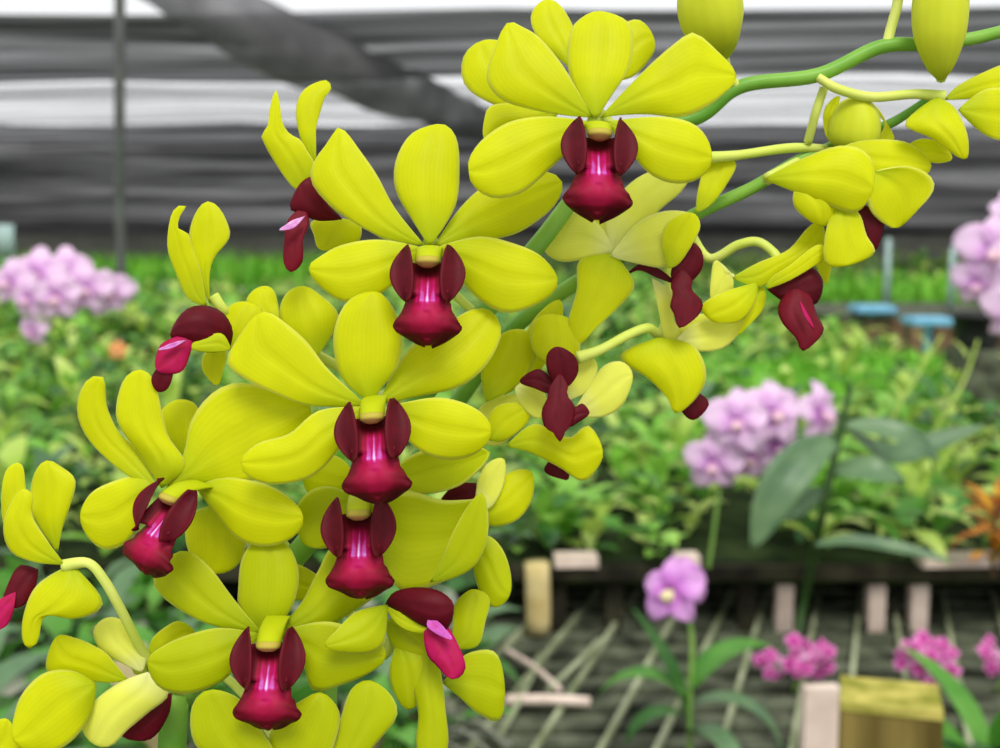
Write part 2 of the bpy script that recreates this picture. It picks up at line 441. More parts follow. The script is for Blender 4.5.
# --- F9 (bottom edge)
flower(rootA, (285,790), 30.0, [
 (PT, (282,792), [(230,775),(196,745),(191,715),(198,697)], (213,690), [(240,699),(260,727),(278,760)], .2, 0, .3, -.3),
 (S, (295,792), [(270,765),(270,735),(285,712),(300,702)], (320,693), [(336,706),(339,725),(325,765)], .3, .3, .3, -.3),
 (PT, (310,792), [(335,745),(342,715),(352,689)], (370,681), [(390,694),(397,715),(380,738),(345,775)], .3, .5, .3, -.3),
], 'lime_shaded')
# --- F6 side view at lower right of the cluster
flower(rootA, (400,640), 31.6, [
 (PT, (452,648), [(453,625),(456,603)], (472,590), [(489,598),(485,622),(477,646)], .3, .6, .2, -.1),
 (S, (443,683), [(458,662),(472,652),(496,653)], (504,690), [(460,697),(478,713),(499,720)], .2, .3, .2, -.2),
 (S, (428,640), [(414,680),(419,715),(417,745)], (430,775), [(440,670),(445,710),(447,748)], .2, -.3, .3, -.2),
 (S, (398,640), [(390,668),(394,692)], (409,709), [(424,660),(427,690)], .3, .1, .3, -.3),
 (PT, (387,605), [(357,612),(337,630)], (325,646), [(345,652),(370,652),(384,640)], -.8, -1.6, .3, -.3),
 (PT, (470,545), [(487,536),(502,549),(510,573)], (509,595), [(475,575),(484,600),(497,607)], .8, .6, .3, -.2),
 (PT, (385,620), [(390,640),(405,655)], (440,660), [(410,620),(430,640)], .3, .2, .3, -.2),
], 'lime_shaded', cols=[((386,606), [(395,610),(412,617)], (432,630), [(395,622),(412,632)], -.3, -.5, .2, -.1, 0)], lips=[
 ((386,604), [(395,592),(418,588),(440,592)], (453,606), [(403,613),(425,626),(446,629)], -.2, -.7, .5, -.5, .12),
 ((430,612), [(424,635),(428,655),(436,664)], (452,679), [(442,620),(457,642),(465,668)], -.3, -.9, .3, -.2, .6),
 ((430,616), [(428,628)], (452,640), [(442,625)], -.7, -1.1, .1, 0, .84),
], ped=[(392,640,32.2), (384,655,32.5), (378,640,33)], label='side-on flower at the lower right of the cluster')
# --- F10 side view left
flower(rootA, (212,305), 31.8, [
 (PT, (207,306), [(188,298),(176,272),(168,248),(170,222),(176,208)], (186,206), [(180,216),(178,229),(188,234),(193,250),(201,272)], -.2, -.7, .2, -.1),
 (S, (210,304), [(200,276),(192,250),(190,232),(197,212)], (208,202), [(221,211),(230,232),(226,243),(214,257),(209,276)], .2, .2, .3, -.2),
 (S, (216,345), [(204,355),(203,370)], (217,385), [(226,352),(224,368)], .3, .1, .2, -.1),
 (PT, (228,350), [(224,318),(232,305)], (248,303), [(262,312),(252,335)], .3, .5, .3, -.2),
], 'gold', lips=[
 ((229,348), [(232,330),(222,313),(203,306),(184,312)], (171,334), [(208,349),(188,347),(178,343)], -.2, -.9, .6, -.6, .10),
 ((194,334), [(174,338),(160,347)], (157,370), [(190,352),(181,372)], -.8, -1.2, .3, -.2, .58),
 ((187,340), [(172,343)], (158,350), [(172,348)], -1.2, -1.5, 0, 0, .88),
 ((172,360), [(158,368),(152,380)], (158,391), [(173,374),(168,388)], -1.1, -1.0, .2, -.1, .12),
], cols=[((231,349), [(222,334),(205,337)], (190,347), [(205,352),(220,352)], -.7, -.9, .2, -.1, 0)], ped=[(213,296,32.1), (225,312,32.2), (238,322,33)], label='side-on flower with upright sepals at the left')
# --- F11 behind F3
flower(rootA, (300,350), 32.4, [
 (PT, (316,356), [(283,325),(281,305),(290,291)], (304,287), [(318,294),(337,312),(335,328),(322,350)], 0, .2, .3, -.2),
 (S, (277,325), [(250,312),(247,300),(255,290)], (266,287), [(274,292),(278,306),(279,318)], 0, .2, .3, -.2),
 (PT, (240,360), [(228,330),(240,312),(262,310)], (285,330), [(255,360),(275,350)], .2, .2, .3, -.2),
], 'gold')
# --- F12 side view, top left
flower(rootA, (315,190), 32.2, [
 (PT, (312,192), [(296,190),(280,170),(262,137),(268,128),(270,110)], (276,90), [(316,168),(306,149),(300,140),(289,134),(282,122),(280,106)], -.2, -.5, .2, -.2),
 (S, (316,165), [(304,147),(297,120),(298,101),(307,88)], (326,81), [(331,90),(325,97),(320,112),(316,128),(316,146)], .2, .3, .3, -.3),
 (S, (335,218), [(312,222),(314,235)], (322,250), [(360,225),(355,245)], .3, .2, .2, -.1),
], 'gold', lips=[
 ((342,219), [(324,200),(316,178)], (301,184), [(318,220),(300,213),(290,207)], -.1, -.6, .4, -.4, .14),
 ((304,206), [(288,220),(285,240),(284,262)], (291,272), [(309,222),(303,240),(302,262)], -.5, -.8, .2, -.2, .3),
 ((305,216), [(292,221)], (279,230), [(294,228)], -1.0, -1.3, 0, 0, .92),
], label='side-on flower at the top left')
# --- F20 far left
flower(rootA, (40,560), 31.2, [
 (PT, (26,530), [(6,528),(2,498),(6,472)], (18,463), [(24,470),(26,490),(34,512)], .4, .5, .2, -.1),
 (S, (58,552), [(33,515),(31,492),(36,472)], (47,461), [(62,468),(75,479),(73,496),(62,528)], .3, .3, .3, -.2),
 (PT, (64,564), [(36,562),(12,552),(4,530),(9,508)], (22,490), [(33,496),(32,515),(47,540)], -.2, -.4, .25, -.3),
 (S, (72,564), [(38,585),(25,612),(23,638)], (30,648), [(103,603),(76,618),(46,614),(38,640)], -.1, -.3, .3, -.3),
], 'gold', lips=[
 ((38,570), [(20,566),(8,585)], (4,606), [(34,590),(22,606)], .2, -.1, .3, -.2, .12),
 ((16,592), [(0,600),(-12,612)], (-10,630), [(14,608),(6,626)], -.1, -.4, .2, -.1, .6),
], ped=[(64,566,31.1), (88,563,31.0), (104,580,31.1), (120,608,31.4), (146,656,32.2), (180,690,33.2)], label='flower at the far left edge on a long curved stalk')
# --- F21 bottom left, seen from behind
flower(rootA, (135,672), 32.0, [
 (PT, (128,680), [(108,655),(94,646),(76,638)], (56,637), [(47,670),(72,678),(105,682)], .1, -.3, .2, -.2),
 (S, (142,672), [(104,652),(94,633),(100,622)], (112,618), [(125,623),(136,640),(146,657)], .1, .3, .3, -.2, 'pale'),
 (PT, (96,684), [(72,671),(45,673),(24,692),(15,715)], (14,740), [(90,715),(70,742),(40,755)], -.4, -.8, .35, -.3),
 (S, (148,672), [(120,683),(92,704),(83,728)], (95,744), [(169,693),(147,713),(127,730),(112,745)], -.1, -.2, .25, -.2, 'pale'),
 (PT, (148,660), [(152,640),(166,627),(180,621)], (194,632), [(165,660),(182,650)], .3, .5, .2, -.2),
 (PT, (-20,760), [(-15,735),(-2,721)], (8,720), [(17,735),(17,755)], -.2, -.2, .2, -.1),
], 'gold', lips=[((172,693), [(150,700),(130,718)], (123,736), [(168,715),(150,739)], .4, .5, .3, -.2, .16)], label='flower at the bottom left seen from behind')
# --- small lower petal between F4 and F8
flower(rootA, (220,510), 32.2, [
 (S, (218,505), [(190,515),(186,540),(196,565)], (213,573), [(240,528),(245,550),(234,568)], .1, -.1, .3, -.2),
 (PT, (185,455), [(164,440),(160,415)], (176,401), [(196,405),(200,430)], .3, .5, .3, -.2),
 (PT, (240,555), [(265,560),(300,565)], (330,590), [(255,580),(290,600)], .8, .8, .3, -.2),
 (S, (300,470), [(325,455),(345,462)], (352,480), [(310,495),(335,502)], .3, .4, .3, -.1),
], 'gold')
# --- F19 at the right edge
flower(rootA, (950,100), 32.6, [
 (PT, (958,110), [(980,92),(1000,88),(1030,95)], (1050,110), [(985,135),(1010,141),(1040,132)], 0, .3, .3, -.3),
 (S, (936,98), [(916,112),(905,126),(932,138)], (963,159), [(952,106),(964,126),(968,146)], -.1, -.4, .3, -.3),
 (S, (898,152), [(918,140),(938,142)], (952,158), [(920,160),(940,163)], .5, .3, .2, -.1),
 (PT, (944,100), [(958,86),(985,72),(1010,65)], (1040,80), [(985,98),(1010,96)], .2, .5, .3, -.2),
], 'gold', ped=[(945,97,32.7), (915,94,32.8), (872,97,32.8), (838,89,32.8), (818,77,32.9)], label='flower cut by the right edge')
# --- spray B
flower(rootB, (612,250), 33.2, [
 (PT, (614,252), [(600,226),(575,213),(555,224)], (544,248), [(560,261),(585,259),(604,254)], 0, .2, .25, -.2, 'pale'),
 (S, (612,254), [(606,222),(622,192),(650,172)], (690,168), [(640,236),(657,212),(682,190)], 0, .4, .3, -.2, 'pale'),
 (S, (606,250), [(585,235),(572,216)], (600,196), [(640,200),(640,230)], .6, .9, .3, -.2, 'pale'),
 (PT, (610,256), [(636,224),(662,212),(685,212)], (698,220), [(640,264),(668,266),(690,242)], -.2, -.4, .3, -.3, 'pale'),
 (S, (668,268), [(662,242),(669,222)], (691,213), [(700,226),(691,246),(678,264)], -.6, -.7, .2, -.1),
 (PT, (696,213), [(698,190),(705,166)], (716,156), [(736,163),(726,185),(710,205)], .3, .5, .2, -.1),
 (S, (614,254), [(580,260),(577,290),(568,325)], (576,346), [(634,284),(620,305),(598,326)], -.1, -.4, .3, -.3),
 (S, (652,278), [(658,308),(663,332)], (668,346), [(672,294),(674,320),(680,335)], .2, .3, .2, -.1, 'pale'),
], 'gold', lips=[
 ((676,290), [(671,272),(680,252)], (691,242), [(702,252),(702,268),(690,282)], -.3, -.5, .14, -.12, .10),
 ((680,286), [(660,270),(640,264)], (626,276), [(640,270),(660,279)], -.2, .2, .2, -.1, .08),
 ((682,268), [(671,284),(673,293),(670,306),(674,314)], (679,328), [(692,280),(691,290),(702,302),(700,313),(691,322)], -.45, -.8, .16, -.15, .14),
], ped=[(705,158,33.4), (740,155,33.5), (790,148,33.8), (826,149,34)], label='pale flower seen from behind, right of centre')
flower(rootB, (575,375), 32.4, [
 (S, (556,372), [(534,352),(531,332),(538,319)], (553,315), [(572,322),(580,345),(574,366)], .3, .5, .3, -.2),
 (PT, (562,402), [(566,380),(578,360)], (592,358), [(597,370),(586,392)], .1, .2, .2, -.1, 'pale'),
 (PT, (572,414), [(588,388),(604,366),(622,362)], (632,376), [(600,417),(622,405)], .1, .2, .25, -.2, 'pale'),
 (S, (506,446), [(535,424),(568,438),(588,426)], (602,450), [(530,452),(560,467),(582,481),(597,468)], .2, -.1, .3, -.3),
 (S, (515,388), [(528,380),(542,388)], (548,412), [(520,404),(536,418)], .3, .3, .2, -.1, 'pale'),
 (PT, (486,402), [(481,372),(489,346)], (510,331), [(531,334),(535,358),(516,386)], .8, .9, .3, -.2),
 (PT, (505,395), [(520,350),(535,318)], (560,300), [(560,330),(540,370)], .9, 1.1, .3, -.2),
 (S, (470,440), [(478,410),(500,396)], (530,398), [(520,425),(500,445)], 1.2, 1.2, .2, -.1, 'pale'),
 (PT, (490,440), [(488,420),(500,405)], (530,405), [(505,440),(525,425)], .4, .4, .3, -.2),
], 'gold', lips=[
 ((560,390), [(548,372),(547,355)], (558,347), [(574,355),(578,370),(571,384)], -.5, -.7, .14, -.12, .10),
 ((557,386), [(545,372),(535,370)], (520,381), [(534,388),(548,393)], -.4, -.2, .2, -.1, .06),
 ((560,372), [(549,388),(548,398),(542,412),(545,428),(552,431)], (560,442), [(568,386),(567,395),(575,408),(572,424),(566,430)], -.65, -1.0, .16, -.15, .13),
 ((562,403), [(575,407),(583,404)], (589,413), [(579,421),(567,426)], -.8, -.8, .2, -.1, .1),
], ped=[(577,358,32.2), (600,350,32.3), (628,335,32.8), (648,328,33.0), (660,334,33.8), (667,310,34.3), (672,262,34.5)], label='sideways flower right of the middle')
flower(rootB, (660,345), 33.4, [
 (PT, (674,342), [(690,327),(714,319)], (744,321), [(700,351),(726,346)], -.1, .2, .2, -.2, 'pale'),
 (S, (658,338), [(620,356),(648,378),(668,398)], (675,413), [(690,344),(703,361),(705,382),(692,402)], -.2, -.3, .35, -.3),
 (PT, (656,338), [(690,318),(705,314)], (714,322), [(680,334),(700,328)], .2, .3, .1, 0, 'pale'),
], 'gold', lips=[((678,398), [(682,412)], (694,419), [(695,392),(709,404)], .3, .3, .2, -.1, .08)], ped=[(661,342,33.7), (666,316,34.2), (669,270,34.5)], label='small nodding flower below the pale one')
flower(rootB, (770,270), 33.2, [
 (PT, (766,289), [(771,278),(792,264),(815,246)], (827,248), [(790,280),(812,267),(826,257)], -.4, -.6, .2, -.1),
 (S, (732,278), [(758,263),(788,250),(807,229)], (820,222), [(760,287),(782,272),(822,246)], -.1, .1, .2, -.2),
 (PT, (757,283), [(722,293),(702,305)], (709,318), [(755,300),(742,320),(722,323)], -.1, -.3, .3, -.3),
 (S, (735,280), [(716,260),(711,280)], (712,300), [(733,275),(732,296)], .2, .3, .1, 0, 'pale'),
 (S, (752,285), [(748,302),(742,325)], (738,335), [(765,290),(762,310)], .1, .1, .2, -.1),
 (PT, (815,255), [(817,268)], (826,284), [(830,255),(830,272)], .2, .2, .1, 0),
], 'gold', lips=[
 ((766,288), [(784,279),(800,268),(810,266)], (822,281), [(785,302),(800,307),(817,302)], .0, -.2, .5, -.4, .06),
 ((794,284), [(779,305),(782,322),(797,339)], (803,351), [(809,295),(816,315),(823,332)], -.2, -.7, .4, -.3, .24),
 ((799,301), [(804,315)], (814,329), [(806,311)], -.9, -1.1, 0, 0, .64),
], ped=[(778,262,33.3), (774,253,33.4), (758,242,33.6), (738,245,33.8), (708,258,34.2)], label='nodding flower with a hanging lip, far right')
flower(rootB, (800,180), 32.8, [
 (PT, (764,179), [(805,158),(844,146),(870,158)], (872,190), [(795,192),(830,206),(856,212)], -.2, -.7, .4, -.4),
 (PT, (828,158), [(850,144),(883,140),(912,145)], (931,166), [(860,172),(885,180),(915,180)], 0, .1, .3, -.2),
 (S, (872,172), [(867,195),(872,212),(885,224)], (900,226), [(932,193),(929,175),(905,166)], -.1, .2, -.3, -.2),
 (S, (800,182), [(793,195),(797,210)], (822,226), [(835,190),(835,210)], -.4, -.3, .3, -.3),
 (S, (838,200), [(826,230),(825,262)], (846,265), [(858,213),(866,235),(874,253)], -.3, -.5, .25, -.2),
], 'gold', lips=[((856,204), [(852,216),(862,236)], (873,252), [(872,208),(884,215),(881,236)], .1, .2, .3, -.2, .06)],
 ped=[(768,179,33), (778,172,33.4), (800,160,34)], label='hooded flower near the upper right')
flower(rootB, (500,490), 33.0, [
 (PT, (486,508), [(500,480),(518,470)], (532,474), [(489,525),(515,521),(531,500)], -.1, .2, .3, -.2),
 (S, (475,505), [(478,480),(490,462)], (504,460), [(490,508),(503,485)], -.3, -.2, .2, -.1, 'pale'),
], 'gold', lips=[((476,483), [(455,485)], (440,503), [(462,505),(474,500)], -.2, -.2, .2, -.1, .06), ((548,462), [(545,472)], (566,480), [(566,464),(569,472)], -.1, 0, .1, 0, .1)], label='small flower half hidden behind the cluster')

# --- buds
def bud(root, axis, radii, ped, flank=(), label=None):
    fl = empty('bud', at(*axis[0][:2], axis[0][2]/100), root)
    if label: fl['label'] = label
    bm = new_bm(); P = [at(x, y, d/100) for x, y, d in axis]
    tube(bm, P, [r*axis[0][2]/100/F for r in radii], 24, 6, True, .05, 3)
    finish('bud_sepals', bm, M['bud'], fl)
    for q in flank:
        bm = new_bm(); blade(bm, axis[0][2], *q); finish('sepal', bm, M['gold'], fl, solid=.0006)
    bm = new_bm(); Q = [at(x, y, d/100) for x, y, d in ped]
    tube(bm, Q, [.0014]*len(Q), 8, 6); finish('pedicel', bm, M['pedicel'], fl)
bud(rootA, [(724,60,32.4),(721,48,32.4),(714,22,32.2),(710,-8,32.1),(708,-30,32.2),(707,-42,32.2)], [3,18,31,31,20,3], [(724,58,32.5),(728,75,32.8),(738,88,33)], label='plump bud above the topmost flower')
bud(rootA, [(941,80,32.3),(941,66,32.2),(941,35,32.1),(942,0,32.1),(943,-30,32.2),(944,-55,32.3)], [3,14,25,27,20,3], [(941,78,32.4),(945,66,32.9),(952,44,33)], label='long green-yellow bud hanging at the top right')
bud(rootB, [(852,152,33.6),(854,142,33.5),(856,122,33.4),(856,104,33.3),(856,97,33.3)], [10,24,25,17,5], [(852,150,33.7),(838,152,33.9),(822,152,34)], [
  ((845,152), [(828,140),(823,118),(828,103)], (840,97), [(834,125)], -.1, .1, .1, 0), ((868,146), [(884,128),(880,112)], (868,100), [(890,130),(892,142)], -.1, .3, .1, 0)], label='round yellow bud below the upper stem')
bud(rootA, [(899,-8,32.8),(900,-18,32.8),(902,-45,32.7),(903,-70,32.7),(903,-82,32.7)], [3,16,24,16,3], [(899,-6,32.8),(896,10,32.9),(891,28,33),(887,44,33)])
bm = new_bm(); tube(bm, [at(824,88,.332), at(816,112,.333), at(808,142,.338)], [.0012]*3, 8); finish('side_stalk', bm, M['pedicel'], rootB)

# ================================================================== the greenhouse
M['floor'] = simple('damp_soil_floor', (58, 60, 46), (92, 92, 74), 6, .9, .1)
M['net'] = None
def net_mat(name, dark, light, open_lo, open_hi, stretch, scale):
    m, nt, N, L = new_mat(name)
    out = N.new('ShaderNodeOutputMaterial'); d = N.new('ShaderNodeBsdfDiffuse'); tr = N.new('ShaderNodeBsdfTransparent'); tl = N.new('ShaderNodeBsdfTranslucent')
    tc = N.new('ShaderNodeTexCoord'); mp = N.new('ShaderNodeMapping'); mp.inputs['Scale'].default_value = stretch
    nz = N.new('ShaderNodeTexNoise'); nz.inputs['Scale'].default_value = scale; nz.inputs['Detail'].default_value = 5; nz.inputs['Roughness'].default_value = .6
    L.new(tc.outputs['Object'], mp.inputs['Vector']); L.new(mp.outputs['Vector'], nz.inputs['Vector'])
    rp = N.new('ShaderNodeValToRGB'); rp.color_ramp.elements[0].position = .38; rp.color_ramp.elements[1].position = .64
    rp.color_ramp.elements[0].color = lin(*dark); rp.color_ramp.elements[1].color = lin(*light)
    L.new(nz.outputs['Fac'], rp.inputs['Fac']); L.new(rp.outputs['Color'], d.inputs['Color']); L.new(rp.outputs['Color'], tl.inputs['Color'])
    m1 = N.new('ShaderNodeMixShader'); m1.inputs['Fac'].default_value = .4; L.new(d.outputs[0], m1.inputs[1]); L.new(tl.outputs[0], m1.inputs[2])
    mr = N.new('ShaderNodeMapRange'); mr.inputs['From Min'].default_value = .38; mr.inputs['From Max'].default_value = .64
    mr.inputs['To Min'].default_value = open_lo; mr.inputs['To Max'].default_value = open_hi; L.new(nz.outputs['Fac'], mr.inputs['Value'])
    m2 = N.new('ShaderNodeMixShader'); L.new(mr.outputs['Result'], m2.inputs['Fac']); L.new(m1.outputs[0], m2.inputs[1]); L.new(tr.outputs[0], m2.inputs[2])
    L.new(m2.outputs[0], out.inputs['Surface'])
    return m
M['net'] = net_mat('grey_shade_net', (96, 97, 100), (158, 158, 162), .10, .48, (.12, 1.3, 1), .9)
M['net_wall'] = net_mat('grey_shade_net_wall', (92, 92, 94), (146, 144, 146), .07, .40, (.09, 1, 2.6), 1.0)
M['net_dark'] = net_mat('dark_bundled_net', (110, 108, 112), (150, 148, 152), .18, .42, (1, 1, 1), 2)
M['post_metal'] = simple('dark_grey_pole', (70, 74, 72), (92, 94, 92), 8, .6, .3)
M['wood_grey'] = simple('weathered_grey_wood', (116, 126, 92), (172, 178, 146), 9, .85, .1, 0, (1, 1, 1))
M['wood_dark'] = simple('dark_wet_wood', (44, 47, 38), (104, 110, 90), 14, .85, .1)
M['wood_wet'] = simple('black_wet_rail', (30, 28, 22), (58, 56, 42), 14, .85, .1)
M['wood_pale'] = simple('pale_pinkish_wood', (198, 178, 164), (226, 208, 194), 14, .8, .1)
M['wood_tan'] = simple('tan_bamboo', (188, 168, 110), (216, 200, 146), 20, .7, .2)
M['wood_brown'] = simple('brown_planks', (84, 66, 48), (128, 104, 78), 5, .85, .1)
M['wood_post'] = simple('mossy_post_wood', (84, 72, 34), (134, 118, 64), 30, .85, .1, 0, (1, 1, .12), 5, .4)
M['moss'] = simple('mossy_post_end', (120, 124, 40), (188, 176, 92), 26, .9, .1, 0, (1, 1, 1), 5, .5)
M['black'] = simple('black_plastic', (30, 31, 32), (46, 47, 47), 9, .5, .3)
M['blue'] = simple('sky_blue_plastic', (104, 172, 204), (132, 190, 216), 9, .4, .4)
M['stake_blue'] = simple('faded_blue_stake', (140, 166, 164), (164, 186, 182), 9, .5, .3)
LEAF = [simple('leaf_bright_green', (112, 178, 48), (164, 214, 92), 9, .42, .4, .35),
        simple('leaf_mid_green', (76, 144, 46), (120, 180, 74), 9, .42, .4, .35),
        simple('leaf_yellow_green', (172, 204, 80), (208, 226, 130), 9, .42, .4, .35),
        simple('leaf_deep_green', (44, 96, 38), (78, 130, 54), 9, .42, .4, .25),
        simple('leaf_grey_green', (78, 114, 76), (112, 144, 100), 12, .4, .45, .2),
        simple('leaf_dry_brown', (140, 128, 88), (176, 164, 124), 12, .8, .1, .1),
        simple('root_grey', (112, 118, 102), (154, 156, 140), 30, .8, .1)]
M['grass'] = simple('grass_vivid_green', (88, 168, 34), (140, 208, 66), 4, .5, .3, .3)
M['peat'] = simple('mossy_peat', (26, 36, 18), (50, 64, 30), 14, .9, .1)

# ---- floor
bm = new_bm(); v = [bm.verts.new(p) for p in ((-40, -3, 0), (40, -3, 0), (40, 60, 0), (-40, 60, 0))]; bm.faces.new(v)
tag(finish('floor', bm, M['floor'], smooth=False), kind='structure')

# ---- shade nets overhead: separate strips laid across the roof wires, white sky between them
ROOF = 3.3
M['net_thin'] = net_mat('thin_shade_net', (150, 150, 154), (190, 190, 194), .5, 1.0, (.1, 1.1, 1), .8)
def net_strip(y0, y1, z, sag, tilt, label, mat='net'):
    bm = new_bm(); nx, ny = 60, 6; rows = []
    for j in range(ny+1):
        yy = y0+(y1-y0)*j/ny; row = []
        for i in range(nx+1):
            x = -26+52*i/nx
            zz = z - sag*math.sin(math.pi*((x+26)/5.2 % 1)) + tilt*x + .06*noise.noise(Vector((x*.5, yy*.4, y0)))
            row.append(bm.verts.new((x, yy+.16*noise.noise(Vector((x*.22, j*3.1, y0+9))), zz)))
        rows.append(row)
    for a, b in zip(rows, rows[1:]):
        for i in range(nx): bm.faces.new((a[i], a[i+1], b[i+1], b[i]))
    c = Vector((0, (y0+y1)/2, z))
    return tag(finish('shade_net', bm, M[mat], origin=c, solid=.004), label, 'shade net', 'shade nets strung overhead')
net_strip(11.2, 16.6, ROOF, .05, .006, 'grey shade net strip overhead, the nearest and widest, under the white sky')
net_strip(17.4, 24.6, ROOF, .04, .003, 'thin see-through shade net strip overhead showing bright white sky in streaks', 'net_thin')
net_strip(25.0, 33.0, ROOF, .05, .0, 'grey shade net strip overhead meeting the far net wall')
# rope-like edge hem of the nearest net and the far wall
bm = new_bm(); nx, nz = 80, 16; rows = []
for j in range(nz+1):
    z = 1.0+(ROOF+.1-1.0)*j/nz
    rows.append([bm.verts.new((-30+60*i/nx, 33+.25*noise.noise(Vector((i*.16, j*.9, 3))), z+.05*noise.noise(Vector((i*.3, 0, 5))))) for i in range(nx+1)])
for a, b in zip(rows, rows[1:]):
    for i in range(nx): bm.faces.new((a[i], a[i+1], b[i+1], b[i]))
tag(finish('wall_back', bm, M['net_wall'], solid=.004), kind='structure')
M['low_wall'] = simple('pale_low_wall', (150, 150, 140), (176, 176, 164), 1.5, .9, .1)
bm = new_bm(); box(bm, (0, 33.8, .62), (64, .2, 1.24)); tag(finish('wall_low', bm, M['low_wall'], smooth=False), kind='structure')
# bundled net hanging diagonally
bm = new_bm()
pts = [at(60, -70, 11.2), at(190, -6, 11.0), at(260, 34, 11.1), at(330, 64, 11.4), at(400, 92, 12.2), at(470, 120, 13.5), at(560, 150, 15)]
tube(bm, pts, [.24, .27, .30, .29, .25, .2, .1], 14, 10)
for vv in bm.verts: vv.co += Vector((0, 0, .07*noise.noise(vv.co*2.3)))
tag(finish('net_bundle', bm, M['net_dark']), 'dark bundled length of shade net sagging diagonally under the roof, top left', 'shade net')
# thin upright pole
bm = new_bm(); pb = on_z(118, 470, 0); q = at(118, 300, 7.0)
pb = Vector((q.x, q.y, 0)); tube(bm, [pb, pb+Vector((.03, 0, 1.6)), pb+Vector((.10, 0, 3.25))], [.03, .03, .03], 10, 2)
tag(finish('support_pole', bm, M['post_metal'], origin=pb), 'thin dark grey upright pole rising to the roof nets at the left', 'pole')

# ---- leaves
def leaf(bm, b, az, L, w, elev, droop, mi=0, n=6, fold=.25, m=2):
    d = Vector((math.cos(az), math.sin(az), 0)); side = Vector((-d.y, d.x, 0))
    rows = []; p = Vector(b); e = elev
    for i in range(n+1):
        t = i/n
        hw = w*.5*(math.sin(math.pi*(.06+.94*t)**.8))**.8 if 0 < i < n else w*.04
        fw = d*math.cos(e)+Vector((0, 0, 1))*math.sin(e); up = side.cross(fw)*-1
        row = []
        for j in range(-m, m+1):
            v = j/m; row.append(bm.verts.new(p + side*hw*v + up*(-abs(v)*hw*fold*-1)))
        rows.append(row); p = p + fw*(L/n); e -= droop/n
    for a, c in zip(rows, rows[1:]):
        for j in range(2*m):
            f = bm.faces.new((a[j], a[j+1], c[j+1], c[j])); f.material_index = mi

def seedling(bm, o, rnd, scale=1, n=None, mats=(0, 0, 1, 2, 2, 3, 4)):
    o = Vector(o)
    for s in range(n or rnd.randint(3, 4)):                 # shoots
        b = o+Vector((rnd.uniform(-.05, .05), rnd.uniform(-.05, .05), 0))*scale
        h = rnd.uniform(.05, .15)*scale; lean = rnd.uniform(-.4, .4), rnd.uniform(-.4, .4)
        mi = rnd.choice(mats); k = rnd.randint(4, 6); az = rnd.uniform(0, 6.28)
        for i in range(k):
            t = (i+.6)/k
            p = b+Vector((lean[0]*h*t, lean[1]*h*t, h*t))
            leaf(bm, p, az+i*2.6+rnd.uniform(-.4, .4), rnd.uniform(.055, .12)*scale, rnd.uniform(.028, .052)*scale, rnd.uniform(.3, 1.2), rnd.uniform(.6, 1.6), mi if rnd.random() < .8 else rnd.choice(mats), 4, .3, 1)

BED = .77
SLAT = .63
# planting bench
pb = empty('planting_bench', (0, 11, 0))
tag(pb, 'long planting bench crowded with green seedlings, dark edge boards and pale legs in front', 'bench')
bm = new_bm(); box(bm, (0, 11.3, BED-.03), (24, 17.4, .05)); finish('bench_top', bm, M['peat'], pb, smooth=False)
bm = new_bm(); box(bm, (0, 2.575, BED-.02), (6, .03, .028)); finish('front_rail', bm, M['wood_wet'], pb, smooth=False)
for px in (760, 800, 897, 942, 560, 620, 100, 300):
    c = at(px, 610, 2.55); bm = new_bm(); box(bm, (c.x, 2.615, (BED-.056)/2), (.036, .036, BED-.056)); finish('leg', bm, M['wood_pale'] if px > 780 else M['wood_wet'], pb, smooth=False)
for px, w in ((577, .09), (965, .16), (690, .05)):
    c = on_z(px, 570, BED); bm = new_bm(); box(bm, (c.x, 2.57, BED+.008), (w, .05, .022), .05); finish('rail_strip', bm, M['wood_pale'], pb, smooth=False)

rnd = random.Random(3)
protos = []
for k in range(8):
    bm = new_bm(); seedling(bm, (0, 0, 0), rnd, 1.15)
    me = bpy.data.meshes.new('seedling'); bm.to_mesh(me); bm.free()
    for m in LEAF: me.materials.append(m)
    for p in me.polygons: p.use_smooth = True
    protos.append(me)
spots = []
tries = 0
while len(spots) < 300 and tries < 60000:
    tries += 1
    y = 2.61+ (rnd.random()**1.25)*4.2; x = rnd.uniform(-.46, .46)*y*1.0
    if y > 4.4 and x/y > .33: continue
    if all((x-a)**2+(y-b)**2 > (.132)**2 for a, b in spots[-300:]): spots.append((x, y))
for i, (x, y) in enumerate(spots):
    o = bpy.data.objects.new('orchid_seedling', rnd.choice(protos)); col.objects.link(o)
    o.location = (x, y, BED-.006); o.rotation_euler = (0, 0, rnd.uniform(0, 6.28)); s = rnd.uniform(.8, 1.35); o.scale = (s, s, s*rnd.uniform(.8, 1.2))
    tag(o, 'small bright green leafy seedling crowded among others on the planting bench', 'seedling', 'seedlings crowding the planting bench')
bm = new_bm()
for k in range(2300):
    y = 6.6+12*rnd.random()**1.5; x = rnd.uniform(-.5, .5)*y*1.02
    if x > 1.55 and y < 10.2: continue
    seedling(bm, (x, y, BED-.006), rnd, 1.5, 2)
for k in range(420):
    y = rnd.uniform(2.7, 6.6); x = rnd.choice((-1, 1))*rnd.uniform(.5, .85)*y
    if not (x > 1.5 and y > 4.4): seedling(bm, (x, y, BED-.006), rnd, 1.2, 3)
tag(finish('far_seedlings', bm, LEAF), 'blurred green mass of seedlings on the far end of the planting bench', 'seedlings', kind='stuff')
